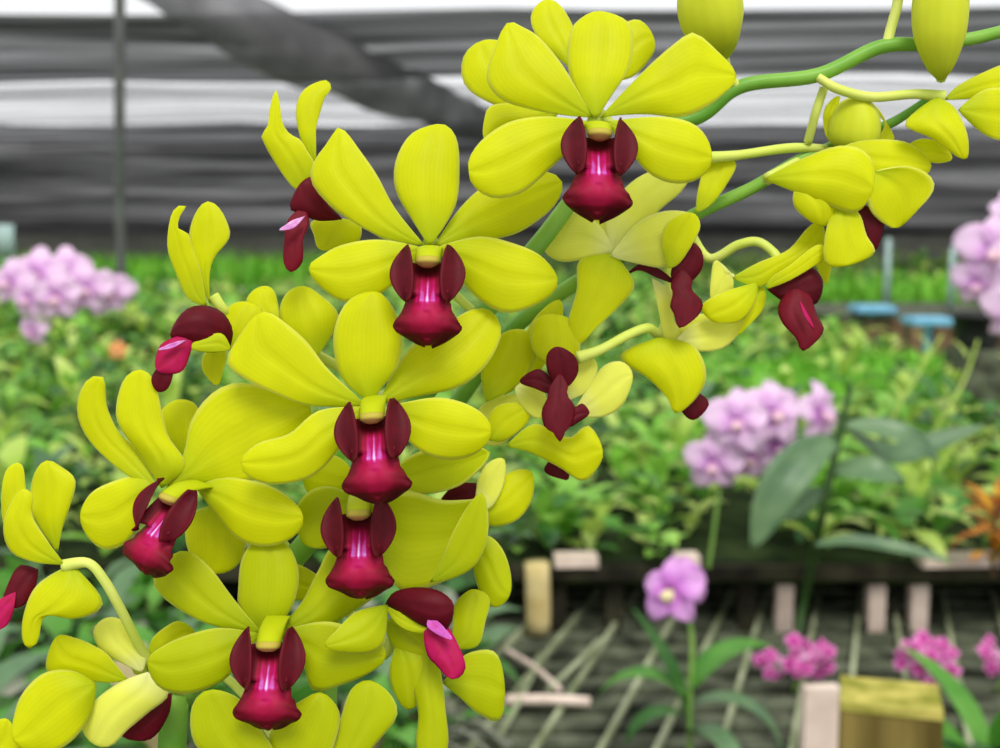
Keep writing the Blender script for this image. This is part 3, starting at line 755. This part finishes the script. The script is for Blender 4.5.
# vivid grassy rows
def grass(name, rects, n, h, label):
    bm = new_bm()
    for (x0, x1, y0, y1) in rects:
        for k in range(n):
            leaf(bm, (rnd.uniform(x0, x1), rnd.uniform(y0, y1), BED-.006), rnd.uniform(0, 6.28), h*rnd.uniform(.6, 1.1), .018, rnd.uniform(1.0, 1.5), rnd.uniform(.2, 1.1), 0, 4, .2, 1)
    tag(finish(name, bm, M['grass']), label, 'grass', kind='stuff')
grass('grass_tuft', [(.85, 2.0, 4.5, 5.7)], 2400, .17, 'vivid green grass-like seedlings in front of the brown plank bench at right')
grass('grass_row', [(-5.4, -1.0, 10.5, 13.0)], 3500, .42, 'vivid green grass-like row along the far left under the nets')
grass('grass_strip', [(1.9, 6.0, 9.6, 11.0)], 2200, .3, 'bright green grass strip far right below the net wall')

# ---- lower slatted bench
sb = empty('slatted_bench', (.3, 1.6, 0))
tag(sb, 'low weathered slatted bench of dark strips and pale rails below the planting bench', 'bench')
bm = new_bm(); y = .25
while y < 2.95:
    box(bm, (.3, y, SLAT-.016), (4.6, .052, .014), 0); y += .088
finish('slat_panel', bm, M['wood_dark'], sb, smooth=False)
for k in range(-7, 12):
    c = at(537+58*k, 690, 2.2)
    bm = new_bm(); box(bm, (c.x+rnd.uniform(-.01, .01), 2.3, SLAT-.003), (.009, 1.15, .012), -.29+rnd.uniform(-.03, .03)); finish('rail', bm, M['wood_grey'], sb, smooth=False)
bm = new_bm(); box(bm, (.3, 3.05, .36), (4.6, .03, .72)); finish('void_shade_sheet', bm, M['black'], sb, smooth=False)  # black sheet added to paint the shade in the void under the planting bench
for sx in (-1.9, 2.5):
    for yy in (.3, 3.0):
        bm = new_bm(); box(bm, (sx, yy, (SLAT-.024)/2), (.06, .06, SLAT-.024)); finish('leg', bm, M['wood_dark'], sb, smooth=False)
# dry sticks lying on the slats
for i, (a, b, lab) in enumerate([((505, 650), (560, 690), 'pale dry stick lying across the slats, pointing right'), ((548, 690), (600, 640), 'grey dry stick lying on the slats, slanting up from its crossing'), ((500, 735), (540, 655), 'thin dry stick leaning toward the bench beside the cluster'), ((505, 700), (590, 702), 'short pale batten lying flat on the slats near the cluster')]):
    p0 = on_z(*a, SLAT+.012); p1 = on_z(*b, SLAT+.012)
    bm = new_bm(); tube(bm, [p0, (p0+p1)/2+Vector((.006, 0, .003)), p1], [.006 if i < 3 else .01]*3, 7, 4)
    tag(finish('dry_stick', bm, M['wood_pale'] if i in (0, 3) else M['wood_grey'], origin=p0), lab, 'stick')
# bamboo peg
pz = on_z(538, 632, SLAT); bm = new_bm()
tube(bm, [pz, pz+Vector((0, 0, .07)), pz+Vector((-.003, 0, .15))], [.026, .027, .026], 12, 2)
tag(finish('bamboo_stub', bm, M['wood_tan'], origin=pz), 'short tan bamboo stub standing on the slats right of the yellow cluster', 'bamboo')

# ---- wooden post, front right
D0 = 1.18
tl_, tr_ = at(853, 710, D0), at(953, 717, D0)
wpx = (tr_-tl_).length; cpt = (tl_+tr_)/2
top = cpt.z
wp = empty('wooden_post', (cpt.x, cpt.y+wpx*.5, 0)); tag(wp, 'square mossy wooden post with a sawn top at the lower right', 'post')
bm = new_bm(); box(bm, (cpt.x, cpt.y+wpx*.42, (top-.003)/2), (wpx, wpx*.8, top-.003), -.27)
bmesh.ops.bevel(bm, geom=bm.edges[:], offset=.003, segments=2, affect='EDGES'); finish('shaft', bm, M['wood_post'], wp, smooth=False)
bm = new_bm(); box(bm, (cpt.x, cpt.y+wpx*.42, top), (wpx*.99, wpx*.79, .008), -.27); 
o = finish('sawn_end', bm, M['moss'], wp, smooth=False); o['label'] = 'mossy yellow-green sawn top'
q = at(821, 686, 1.75); bm = new_bm(); box(bm, (q.x, q.y, q.z/2), (.05, .02, q.z), .1)
tag(finish('pale_board', bm, M['wood_pale'], origin=(q.x, q.y, 0), smooth=False), 'pale pinkish upright board just left of the mossy post', 'board')

# ---- far right plank bench with blue tags and black pot
kb = empty('plank_bench', (3, 6.5, .77)); tag(kb, 'brown plank-fronted bench in the right distance behind the grass', 'bench')
x0 = at(838, 330, 6.2).x; bm = new_bm(); x = x0
while x < 5.5:
    w = rnd.uniform(.08, .14); hgt = rnd.uniform(.97, .985); box(bm, (x+w/2, 6.2+rnd.uniform(-.02, .02), (hgt+BED-.006)/2), (w*.82, .03, hgt-BED+.006)); x += w
finish('plank_front', bm, M['wood_brown'], kb, smooth=False)
bm = new_bm(); box(bm, ((x0+5.5)/2, 6.65, .996), (5.5-x0+.1, .9, .02)); finish('bench_top', bm, M['wood_dark'], kb, smooth=False)
for px, py, d, lab in ((872, 309, 6.22, 'flat sky-blue tray on the plank bench edge, left of two'), (928, 321, 5.7, 'flat sky-blue tray beside the black pot, right of two')):
    c = at(px, py, d); bm = new_bm()
    vs = box(bm, c, (.2, .2, .035)); bmesh.ops.bevel(bm, geom=bm.edges[:], offset=.01, segments=2, affect='EDGES')
    z0 = c.z-.018
    tube(bm, [Vector((c.x, c.y, BED-.006 if c.y < 6.1 else 1.0)), Vector((c.x, c.y, z0))], [.02, .02], 8, 1) if z0 > BED else None
    tag(finish('blue_tray', bm, M['blue'], origin=c, smooth=False), lab, 'tray')
for px, y0, y1, lab in ((886, 238, 305, 'thin faded blue stake rising above the left blue tray'), (950, 246, 312, 'thin faded blue stake above the right blue tray')):
    a = at(px, y1, 6.6); b = at(px, y0, 6.6); a.z = 1.006; bm = new_bm(); tube(bm, [a, Vector((a.x, a.y, b.z))], [.018, .015], 8, 1)
    tag(finish('plant_stake', bm, M['stake_blue'], origin=a), lab, 'stake')
a = at(8, 300, 8.0); b = at(10, 226, 8.0); a.z = BED-.006; bm = new_bm(); tube(bm, [a, Vector((a.x, a.y, b.z-.12))], [.012, .012], 8, 1); box(bm, (a.x, a.y-.016, b.z-.09), (.13, .012, .2))
tag(finish('plant_stake', bm, M['stake_blue'], origin=a), 'faded blue tag on a stake at the far left edge, behind the pale pink cluster', 'stake')
def pot(c, r, h, label, name='plant_pot'):
    t = empty(name, c); tag(t, label, 'pot'); bm = new_bm(); c = Vector(c)
    prof = [(0, 0), (.72, 0), (.8, .25), (.92, .85), (1.04, .86), (1.04, 1), (.94, 1), (.86, .86), (0, .84)]
    n = 20; rings = [[bm.verts.new(c+Vector((math.cos(2*math.pi*k/n)*a*r, math.sin(2*math.pi*k/n)*a*r, b*h))) for k in range(n)] for a, b in prof if a > 0]
    for A_, B_ in zip(rings, rings[1:]):
        for k in range(n): bm.faces.new((A_[k], A_[(k+1) % n], B_[(k+1) % n], B_[k]))
    bm.faces.new(rings[0][::-1]); o1 = finish('pot_wall', bm, M['black'], t)
    bm = new_bm(); tube(bm, [c+Vector((0, 0, h*.80)), c+Vector((0, 0, h*.88))], [r*.84, r*.8], n, 1); finish('soil', bm, M['peat'], t)
    return t
c = at(976, 348, 4.6); 
st = empty('pot_stand', (c.x, c.y, BED-.005)); tag(st, 'dark wooden block under the black pot at the right edge', 'stand')
bm = new_bm(); box(bm, (c.x, c.y, (BED-.005+c.z)/2), (.17, .17, c.z-BED+.005)); finish('block', bm, M['wood_dark'], st, smooth=False)
pot(c, .095, .13, 'black plastic pot standing on a dark block at the right edge')

# ---- background blossoms
M['pink'] = tint_mat('orchid_pink', [(0, (250, 232, 248)), (.45, (240, 200, 240)), (.8, (214, 140, 222)), (1, (180, 90, 190))], .5, .2, .3)
M['mauve'] = tint_mat('orchid_mauve', [(0, (242, 200, 242)), (.5, (218, 136, 224)), (1, (170, 60, 170))], .5, .2, .3)
M['magenta'] = tint_mat('orchid_magenta', [(0, (252, 206, 238)), (.35, (222, 84, 182)), (.7, (180, 24, 136)), (1, (120, 10, 90))], .5, .2, .25)
M['cream'] = simple('cream_lip', (248, 244, 208), (232, 214, 140), 200, .6, .2, .2)
M['lilac_lip'] = simple('lilac_lip', (226, 158, 226), (246, 226, 200), 120, .6, .2, .2)
M['cane'] = simple('dark_green_cane', (34, 62, 24), (56, 86, 34), 20, .5, .3)
M['stalk'] = simple('green_stalk', (96, 140, 56), (128, 160, 76), 20, .5, .3)

def blossom_bm(bm, o, n, s, rnd, tinted=True, petals=5, wide=.8):
    """five open petals round o, facing n"""
    n = Vector(n).normalized(); u = n.cross(Vector((0, 0, 1))).normalized(); w = u.cross(n)
    tl = bm.verts.layers.float.get('tint'); a0 = math.pi/2
    for k in range(petals):
        a = a0+2*math.pi*k/petals+rnd.uniform(-.1, .1); L = s*rnd.uniform(.88, 1.1); ww = L*wide*(1.2 if k in (1, 4) else .95)
        d = u*math.cos(a)+w*math.sin(a); sd = n.cross(d); rows = []
        for i in range(7):
            t = i/6; hw = ww*.5*math.sin(math.pi*min(.97, .1+.87*t))**.7
            row = []
            for j in range(-2, 3):
                v = j/2
                p = o + d*L*t + sd*hw*v + n*(s*(.22*t*(1-t)*2 - .25*t*t + .12*v*v*t) + s*.05*math.sin(5*t+v*3+k))
                q = bm.verts.new(p)
                if tl: q[tl] = .75*(1-t)**2+.15+.25*(abs(v)**2)*(rnd.random()*.3)
                row.append(q)
            rows.append(row)
        for A_, B_ in zip(rows, rows[1:]):
            for j in range(4): bm.faces.new((A_[j], A_[j+1], B_[j+1], B_[j]))

def lip_bm(bm, o, n, s):
    n = Vector(n).normalized(); u = n.cross(Vector((0, 0, 1))).normalized(); w = u.cross(n)
    rows = []
    for i in range(6):
        t = i/5; hw = s*.24*math.sin(math.pi*(.15+.75*t))
        rows.append([bm.verts.new(o + w*(-s*.5*t) + n*s*(.1+.35*math.sin(math.pi*t)) + u*hw*v + n*s*.16*v*v) for v in (-1, -.5, 0, .5, 1)])
    for A_, B_ in zip(rows, rows[1:]):
        for j in range(4): bm.faces.new((A_[j], A_[j+1], B_[j+1], B_[j]))

def blossom_spray(name, label, cat, base, path, flowers, mat, lipmat, group=None, leaves=(), stalk_r=.004, stalkmat='stalk', seed=1):
    r = random.Random(seed)
    root = empty(name, base); tag(root, label, cat, group)
    P = [Vector(base)]+[Vector(p) for p in path]
    bm = new_bm(); tube(bm, P, [stalk_r*1.3]+[stalk_r]*(len(P)-2)+[stalk_r*.6], 8, 8); finish('stalk', bm, M[stalkmat], root)
    SP = [Vector(p) for p in catmull([tuple(p) for p in P], 8)]
    for (o, n, s) in flowers:
        fl = empty('flower', o, root)
        bm = new_bm(True); blossom_bm(bm, o, n, s, r); finish('petals', bm, M[mat], fl, solid=.0008)
        bm = new_bm(); lip_bm(bm, o, n, s*.8); finish('lip', bm, M[lipmat], fl, solid=.0008)
        q = nearest(o, SP); bk = o-Vector(n).normalized()*s*.25
        bm = new_bm(); tube(bm, [o, bk, (bk+q)/2+Vector((0, 0, -.004)), q], [.003, .0025, .002, .002], 6, 4); finish('pedicel', bm, M['stalk'], fl)
    for (b, az, L, w, el, dr, mi) in leaves:
        bm = new_bm(); leaf(bm, b, az, L, w, el, dr, 0, 12, .22, 3); finish('leaf', bm, LEAF[mi], root, solid=.001)
    return root

face = lambda x=0, z=0: Vector((x, -1, z))
# left pale pink cluster
d = 4.2; b = at(95, 300, d); b.z = BED-.004
fls = [(at(x, y, d+dd), face(nx, nz), s) for x, y, dd, nx, nz, s in (
 (12, 282, 0, -.3, .2, .085), (38, 274, .05, 0, .3, .095), (66, 270, .1, .1, .3, .085), (58, 296, -.06, .0, 0, .09), (86, 288, 0, .2, .1, .09), (108, 292, .05, .5, .1, .085), (30, 298, -.04, -.3, 0, .08), (33, 330, 0, -.4, -.2, .065), (124, 290, .1, .8, .2, .05))]
blossom_spray('pink_orchid', 'pale pink orchid cluster behind the thin pole at the far left', 'orchid', b, [at(88, 420, d+.05), at(92, 330, d+.05), at(70, 285, d+.06), at(35, 284, d+.06), at(30, 325, d+.05)], fls, 'pink', 'lilac_lip', 'pink background orchids', seed=3)
# pink cluster right of centre
d = 2.62; b = at(708, 570, d); b.z = BED-.004
fls = [(at(x, y, d+dd), face(nx, nz), s) for x, y, dd, nx, nz, s in (
 (714, 462, 0, -.3, -.1, .066), (748, 455, .03, .1, -.2, .06), (738, 420, -.03, -.2, .2, .072), (772, 412, .0, .2, .3, .075), (776, 445, .03, .3, -.1, .062), (818, 412, .04, .8, .1, .072))]
blossom_spray('pink_orchid', 'lilac pink orchid cluster on a thin stalk, right of the yellow flowers', 'orchid', b, [at(712, 545, d), at(728, 440, d+.03), at(755, 405, d+.05), at(800, 398, d+.06), at(822, 408, d+.06)], fls, 'pink', 'lilac_lip', 'pink background orchids', seed=5)
M['orange'] = tint_mat('blossom_orange', [(0, (246, 190, 120)), (1, (232, 120, 60))], .5, .2, .3)
d = 4.0; b = at(118, 360, d); b.z = BED-.004
blossom_spray('orange_flower', 'small orange blossom among the seedlings left of the side-on yellow flower', 'flower', b, [at(119, 370, d), at(118, 352, d)], [(at(118, 350, d-.02), face(0, .3), .032)], 'orange', 'cream', None, seed=12)
# right edge
d = 2.75; b = at(985, 520, d); b.z = BED-.004
fls = [(at(x+10, y, d+dd), face(nx, nz), s) for x, y, dd, nx, nz, s in (
 (1000, 212, .05, .1, .4, .05), (985, 250, 0, -.4, .1, .085), (968, 282, .02, -.6, -.2, .06), (1015, 262, -.02, 0, .1, .09), (1004, 308, .0, .1, -.2, .075), (1030, 320, .02, .2, 0, .08))]
blossom_spray('pink_orchid', 'lilac pink orchid cluster cut by the right edge above the black pot', 'orchid', b, [at(1010, 430, d+.03), at(1022, 330, d+.04), at(1015, 260, d+.05), at(1000, 205, d+.06)], fls, 'pink', 'lilac_lip', 'pink background orchids', seed=8)
# mauve flower with leafy plant at the bottom
d = 2.15; b = on_z(690, 762, SLAT); d = (b-CAM).dot(FWD)
mid = at(672, 590, d)
lv = [(at(688, 700, d), math.radians(170), .17, .05, .9, 2.0, 1), (at(690, 690, d), math.radians(20), .19, .06, 1.0, 1.6, 1), (at(692, 705, d), math.radians(-15), .2, .05, .5, 2.2, 4), (at(686, 720, d), math.radians(195), .13, .04, .7, 2.2, 3), (at(690, 720, d), math.radians(150), .20, .04, 1.25, .5, 3), (at(690, 730, d), math.radians(-60), .15, .045, .5, 1.5, 4)]
blossom_spray('mauve_orchid', 'single mauve orchid flower above a tuft of long leaves at the bottom', 'orchid', b, [at(690, 700, d), at(692, 640, d+.01), at(684, 598, d+.02)],
 [(mid, face(-.45, .35), .056), (at(688, 582, d+.03), face(.55, .3), .044)], 'mauve', 'cream', 'pink background orchids', lv, .004, seed=9)
# magenta clusters
for i, (px, py, w, h, dd, lab) in enumerate(((797, 660, 38, 20, 2.3, 'dense magenta blossom head beside the pale board'), (930, 661, 32, 24, 2.25, 'dense bright magenta blossom head behind the mossy post'), (1003, 655, 24, 16, 2.3, 'magenta blossom head cut by the right edge'))):
    c = at(px, py, dd); b = Vector((c.x, c.y+.02, SLAT-.01)); root = empty('magenta_orchid', b); tag(root, lab, 'orchid', 'magenta blossom heads'); r = random.Random(20+i)
    bm = new_bm(); tube(bm, [b, (b+c)/2+Vector((.01, 0, 0)), c], [.004, .0035, .003], 7, 4); finish('stalk', bm, M['stalk'], root)
    for k in range(32 if i < 2 else 16):
        a, q = r.uniform(0, 6.28), r.random()**.5
        o = at(px+w*q*math.cos(a), py+h*q*math.sin(a), dd+r.uniform(-.05, .05))
        bm = new_bm(True); blossom_bm(bm, o, face(r.uniform(-.7, .7), r.uniform(-.4, .7)), r.uniform(.011, .018), r)
        tube(bm, [o, (o+c)/2+Vector((0, .004, -.003)), c], [.0015]*3, 5, 2); finish('flower', bm, M['magenta'], root)
# dark cane with broad grey-green leaves
b = on_z(797, 638, SLAT); d0 = (b-CAM).dot(FWD); d = 2.45
root = empty('orchid_cane', b); tag(root, 'tall dark orchid cane with broad grey-green leaves, right of the lilac cluster', 'orchid plant')
path = [b, at(806, 590, 2.6), at(822, 515, d), at(838, 440, d), at(848, 398, d), at(852, 380, d)]
bm = new_bm(); tube(bm, path, [.009, .009, .009, .008, .006, .003], 8, 8); finish('cane', bm, M['cane'], root)
def wleaf(pts, w, mi, name='leaf'):
    """broad leaf along a world-space midrib"""
    P = [Vector(p) for p in resample(catmull([tuple(p) for p in pts], 8), 14)]; bm = new_bm(); rows = []
    for i, p in enumerate(P):
        t = i/14; fw = (P[min(14, i+1)]-P[max(0, i-1)]).normalized(); sd = fw.cross(Vector((.2, -.75, .65))).normalized(); up = sd.cross(fw)
        hw = w*.5*max(.03, math.sin(math.pi*min(1, .04+.96*t)))**.75
        rows.append([bm.verts.new(p+sd*hw*v/3+up*hw*.25*(abs(v)/3)) for v in range(-3, 4)])
    for A_, B_ in zip(rows, rows[1:]):
        for j in range(6): bm.faces.new((A_[j], A_[j+1], B_[j+1], B_[j]))
    return finish(name, bm, LEAF[mi], root, solid=.001)
wleaf([at(838, 440, d), at(808, 455, d-.03), at(778, 490, d-.06), at(752, 550, d-.05)], .085, 4)
wleaf([at(842, 425, d), at(880, 428, d-.02), at(915, 440, d-.03), at(940, 462, d)], .05, 4)
wleaf([at(832, 470, d), at(870, 470, d-.05), at(905, 480, d-.05)], .06, 4)
wleaf([at(828, 490, d), at(800, 505, d+.05), at(775, 520, d+.04)], .05, 4)
wleaf([at(848, 430, d), at(890, 455, d+.06), at(940, 440, d+.08), at(985, 425, d+.08)], .05, 4)
wleaf([at(815, 545, d), at(850, 540, d+.02), at(900, 548, d), at(955, 562, d-.02)], .028, 4)
# croton-like yellow and orange plant
LEAF2 = [simple('croton_yellow', (214, 176, 40), (190, 110, 34), 30, .5, .3, .2), simple('croton_red', (160, 70, 36), (206, 140, 44), 30, .5, .3, .2)]
c = at(992, 590, 2.55); b = Vector((c.x, c.y, BED-.004)); root = empty('variegated_plant', b); tag(root, 'yellow and rust variegated leafy plant at the right edge of the planting bench', 'plant')
bm = new_bm(); tube(bm, [b, b+Vector((0, 0, .15))], [.006, .004], 7, 2); finish('stem', bm, M['wood_brown'], root)
r = random.Random(5)
for k in range(26):
    bm = new_bm(); leaf(bm, b+Vector((0, 0, .03+.15*k/26)), r.uniform(0, 6.28), r.uniform(.07, .12), .028, r.uniform(.1, 1), r.uniform(.4, 1.4), 0, 6); finish('leaf', bm, LEAF2[r.random() < .4], root)
# tall yellow-green stalks
for a, bb, e, lab in (((893, 420), (915, 380), (942, 335), 'thin yellow-green stalk slanting up toward the black pot'), ((930, 440), (962, 385), (978, 340), 'feathery yellow-green stalk below the black pot')):
    p = at(*a, 3.3); base = Vector((p.x-.02, p.y, BED-.004)); bm = new_bm(); tube(bm, [base, p, at(*bb, 3.3), at(*e, 3.3)], [.006, .006, .005, .003], 7, 5)
    for k in range(5):
        t = k/5; q = at(a[0]+(e[0]-a[0])*t, a[1]+(e[1]-a[1])*t, 3.3); leaf(bm, q, r.uniform(0, 6.28), .08, .012, 1.0, .8, 0, 4)
    tag(finish('grass_stalk', bm, LEAF[2], origin=base), lab, 'stalk')
# leafy plant at the bottom right corner
c = on_z(985, 790, SLAT); root = empty('leafy_plant', c); tag(root, 'deep green leafy plant in the bottom right corner', 'plant')
for k in range(12):
    bm = new_bm(); leaf(bm, c+Vector((r.uniform(-.03, .03), r.uniform(-.03, .03), .02)), r.uniform(0, 6.28), r.uniform(.16, .26), .05, r.uniform(.6, 1.3), r.uniform(.5, 1.4), 0, 8); finish('leaf', bm, LEAF[1 if k % 2 else 3], root)

# dull plants and roots on the slats at the lower left
r2 = random.Random(11); protos2 = []
for k in range(5):
    bm = new_bm(); seedling(bm, (0, 0, 0), r2, 1.25, None, (3, 4, 1, 5, 6))
    for q in range(14):
        a = r2.uniform(0, 6.28); b = Vector((r2.uniform(-.04, .04), r2.uniform(-.04, .04), .02)); e = Vector((math.cos(a)*.13, math.sin(a)*.13, .008))
        n0 = len(bm.faces); tube(bm, [b, (b+e)/2+Vector((0, 0, r2.uniform(.01, .06))), e], [.003]*3, 5, 3); bm.faces.ensure_lookup_table()
        for f in bm.faces[n0:]: f.material_index = 6
    me = bpy.data.meshes.new('dull_seedling'); bm.to_mesh(me); bm.free()
    for m in LEAF: me.materials.append(m)
    for p in me.polygons: p.use_smooth = True
    protos2.append(me)
sp2 = []; tries = 0
while len(sp2) < 34 and tries < 5000:
    tries += 1; c = on_z(r2.uniform(-60, 440), r2.uniform(600, 800), SLAT)
    if c.y < 2.5 and all((c-a).length > .13 for a in sp2): sp2.append(c)
for c in sp2:
    o = bpy.data.objects.new('dull_seedling', r2.choice(protos2)); col.objects.link(o)
    o.location = (c.x, c.y, SLAT-.009); sc_ = r2.uniform(.8, 1.3); o.scale = (sc_, sc_, sc_); o.rotation_euler = (0, 0, r2.uniform(0, 6.28))
    tag(o, 'dull green seedling with grey roots on the slats, lower left behind the yellow flowers', 'seedling', 'dull seedlings on the slatted bench')

# ------------------------------------------------------------------ light, sky, camera
w = bpy.data.worlds.new('bright_overcast_sky'); scn.world = w; w.use_nodes = True
bg = w.node_tree.nodes['Background']; bg.inputs['Color'].default_value = (.97, .985, 1, 1); bg.inputs['Strength'].default_value = 1.05
sd = bpy.data.lights.new('sun', 'SUN'); sd.energy = 2.4; sd.angle = math.radians(25); sd.color = (1, .97, .9)
so = bpy.data.objects.new('sun', sd); col.objects.link(so); so.rotation_euler = (math.radians(38), math.radians(8), 0)
cd = bpy.data.cameras.new('camera'); co = bpy.data.objects.new('camera', cd); col.objects.link(co)
co.location = CAM; co.rotation_euler = (math.pi/2-PITCH, 0, 0)
cd.sensor_width = 36; cd.lens = 36*F/1000; cd.clip_start = .01; cd.clip_end = 200
cd.dof.use_dof = True; cd.dof.focus_distance = .305; cd.dof.aperture_fstop = 17
scn.camera = co
scn.view_settings.view_transform = 'Standard'; scn.view_settings.look = 'None'
scn.view_settings.exposure = 0; scn.view_settings.gamma = 1; scn.view_settings.use_curve_mapping = False
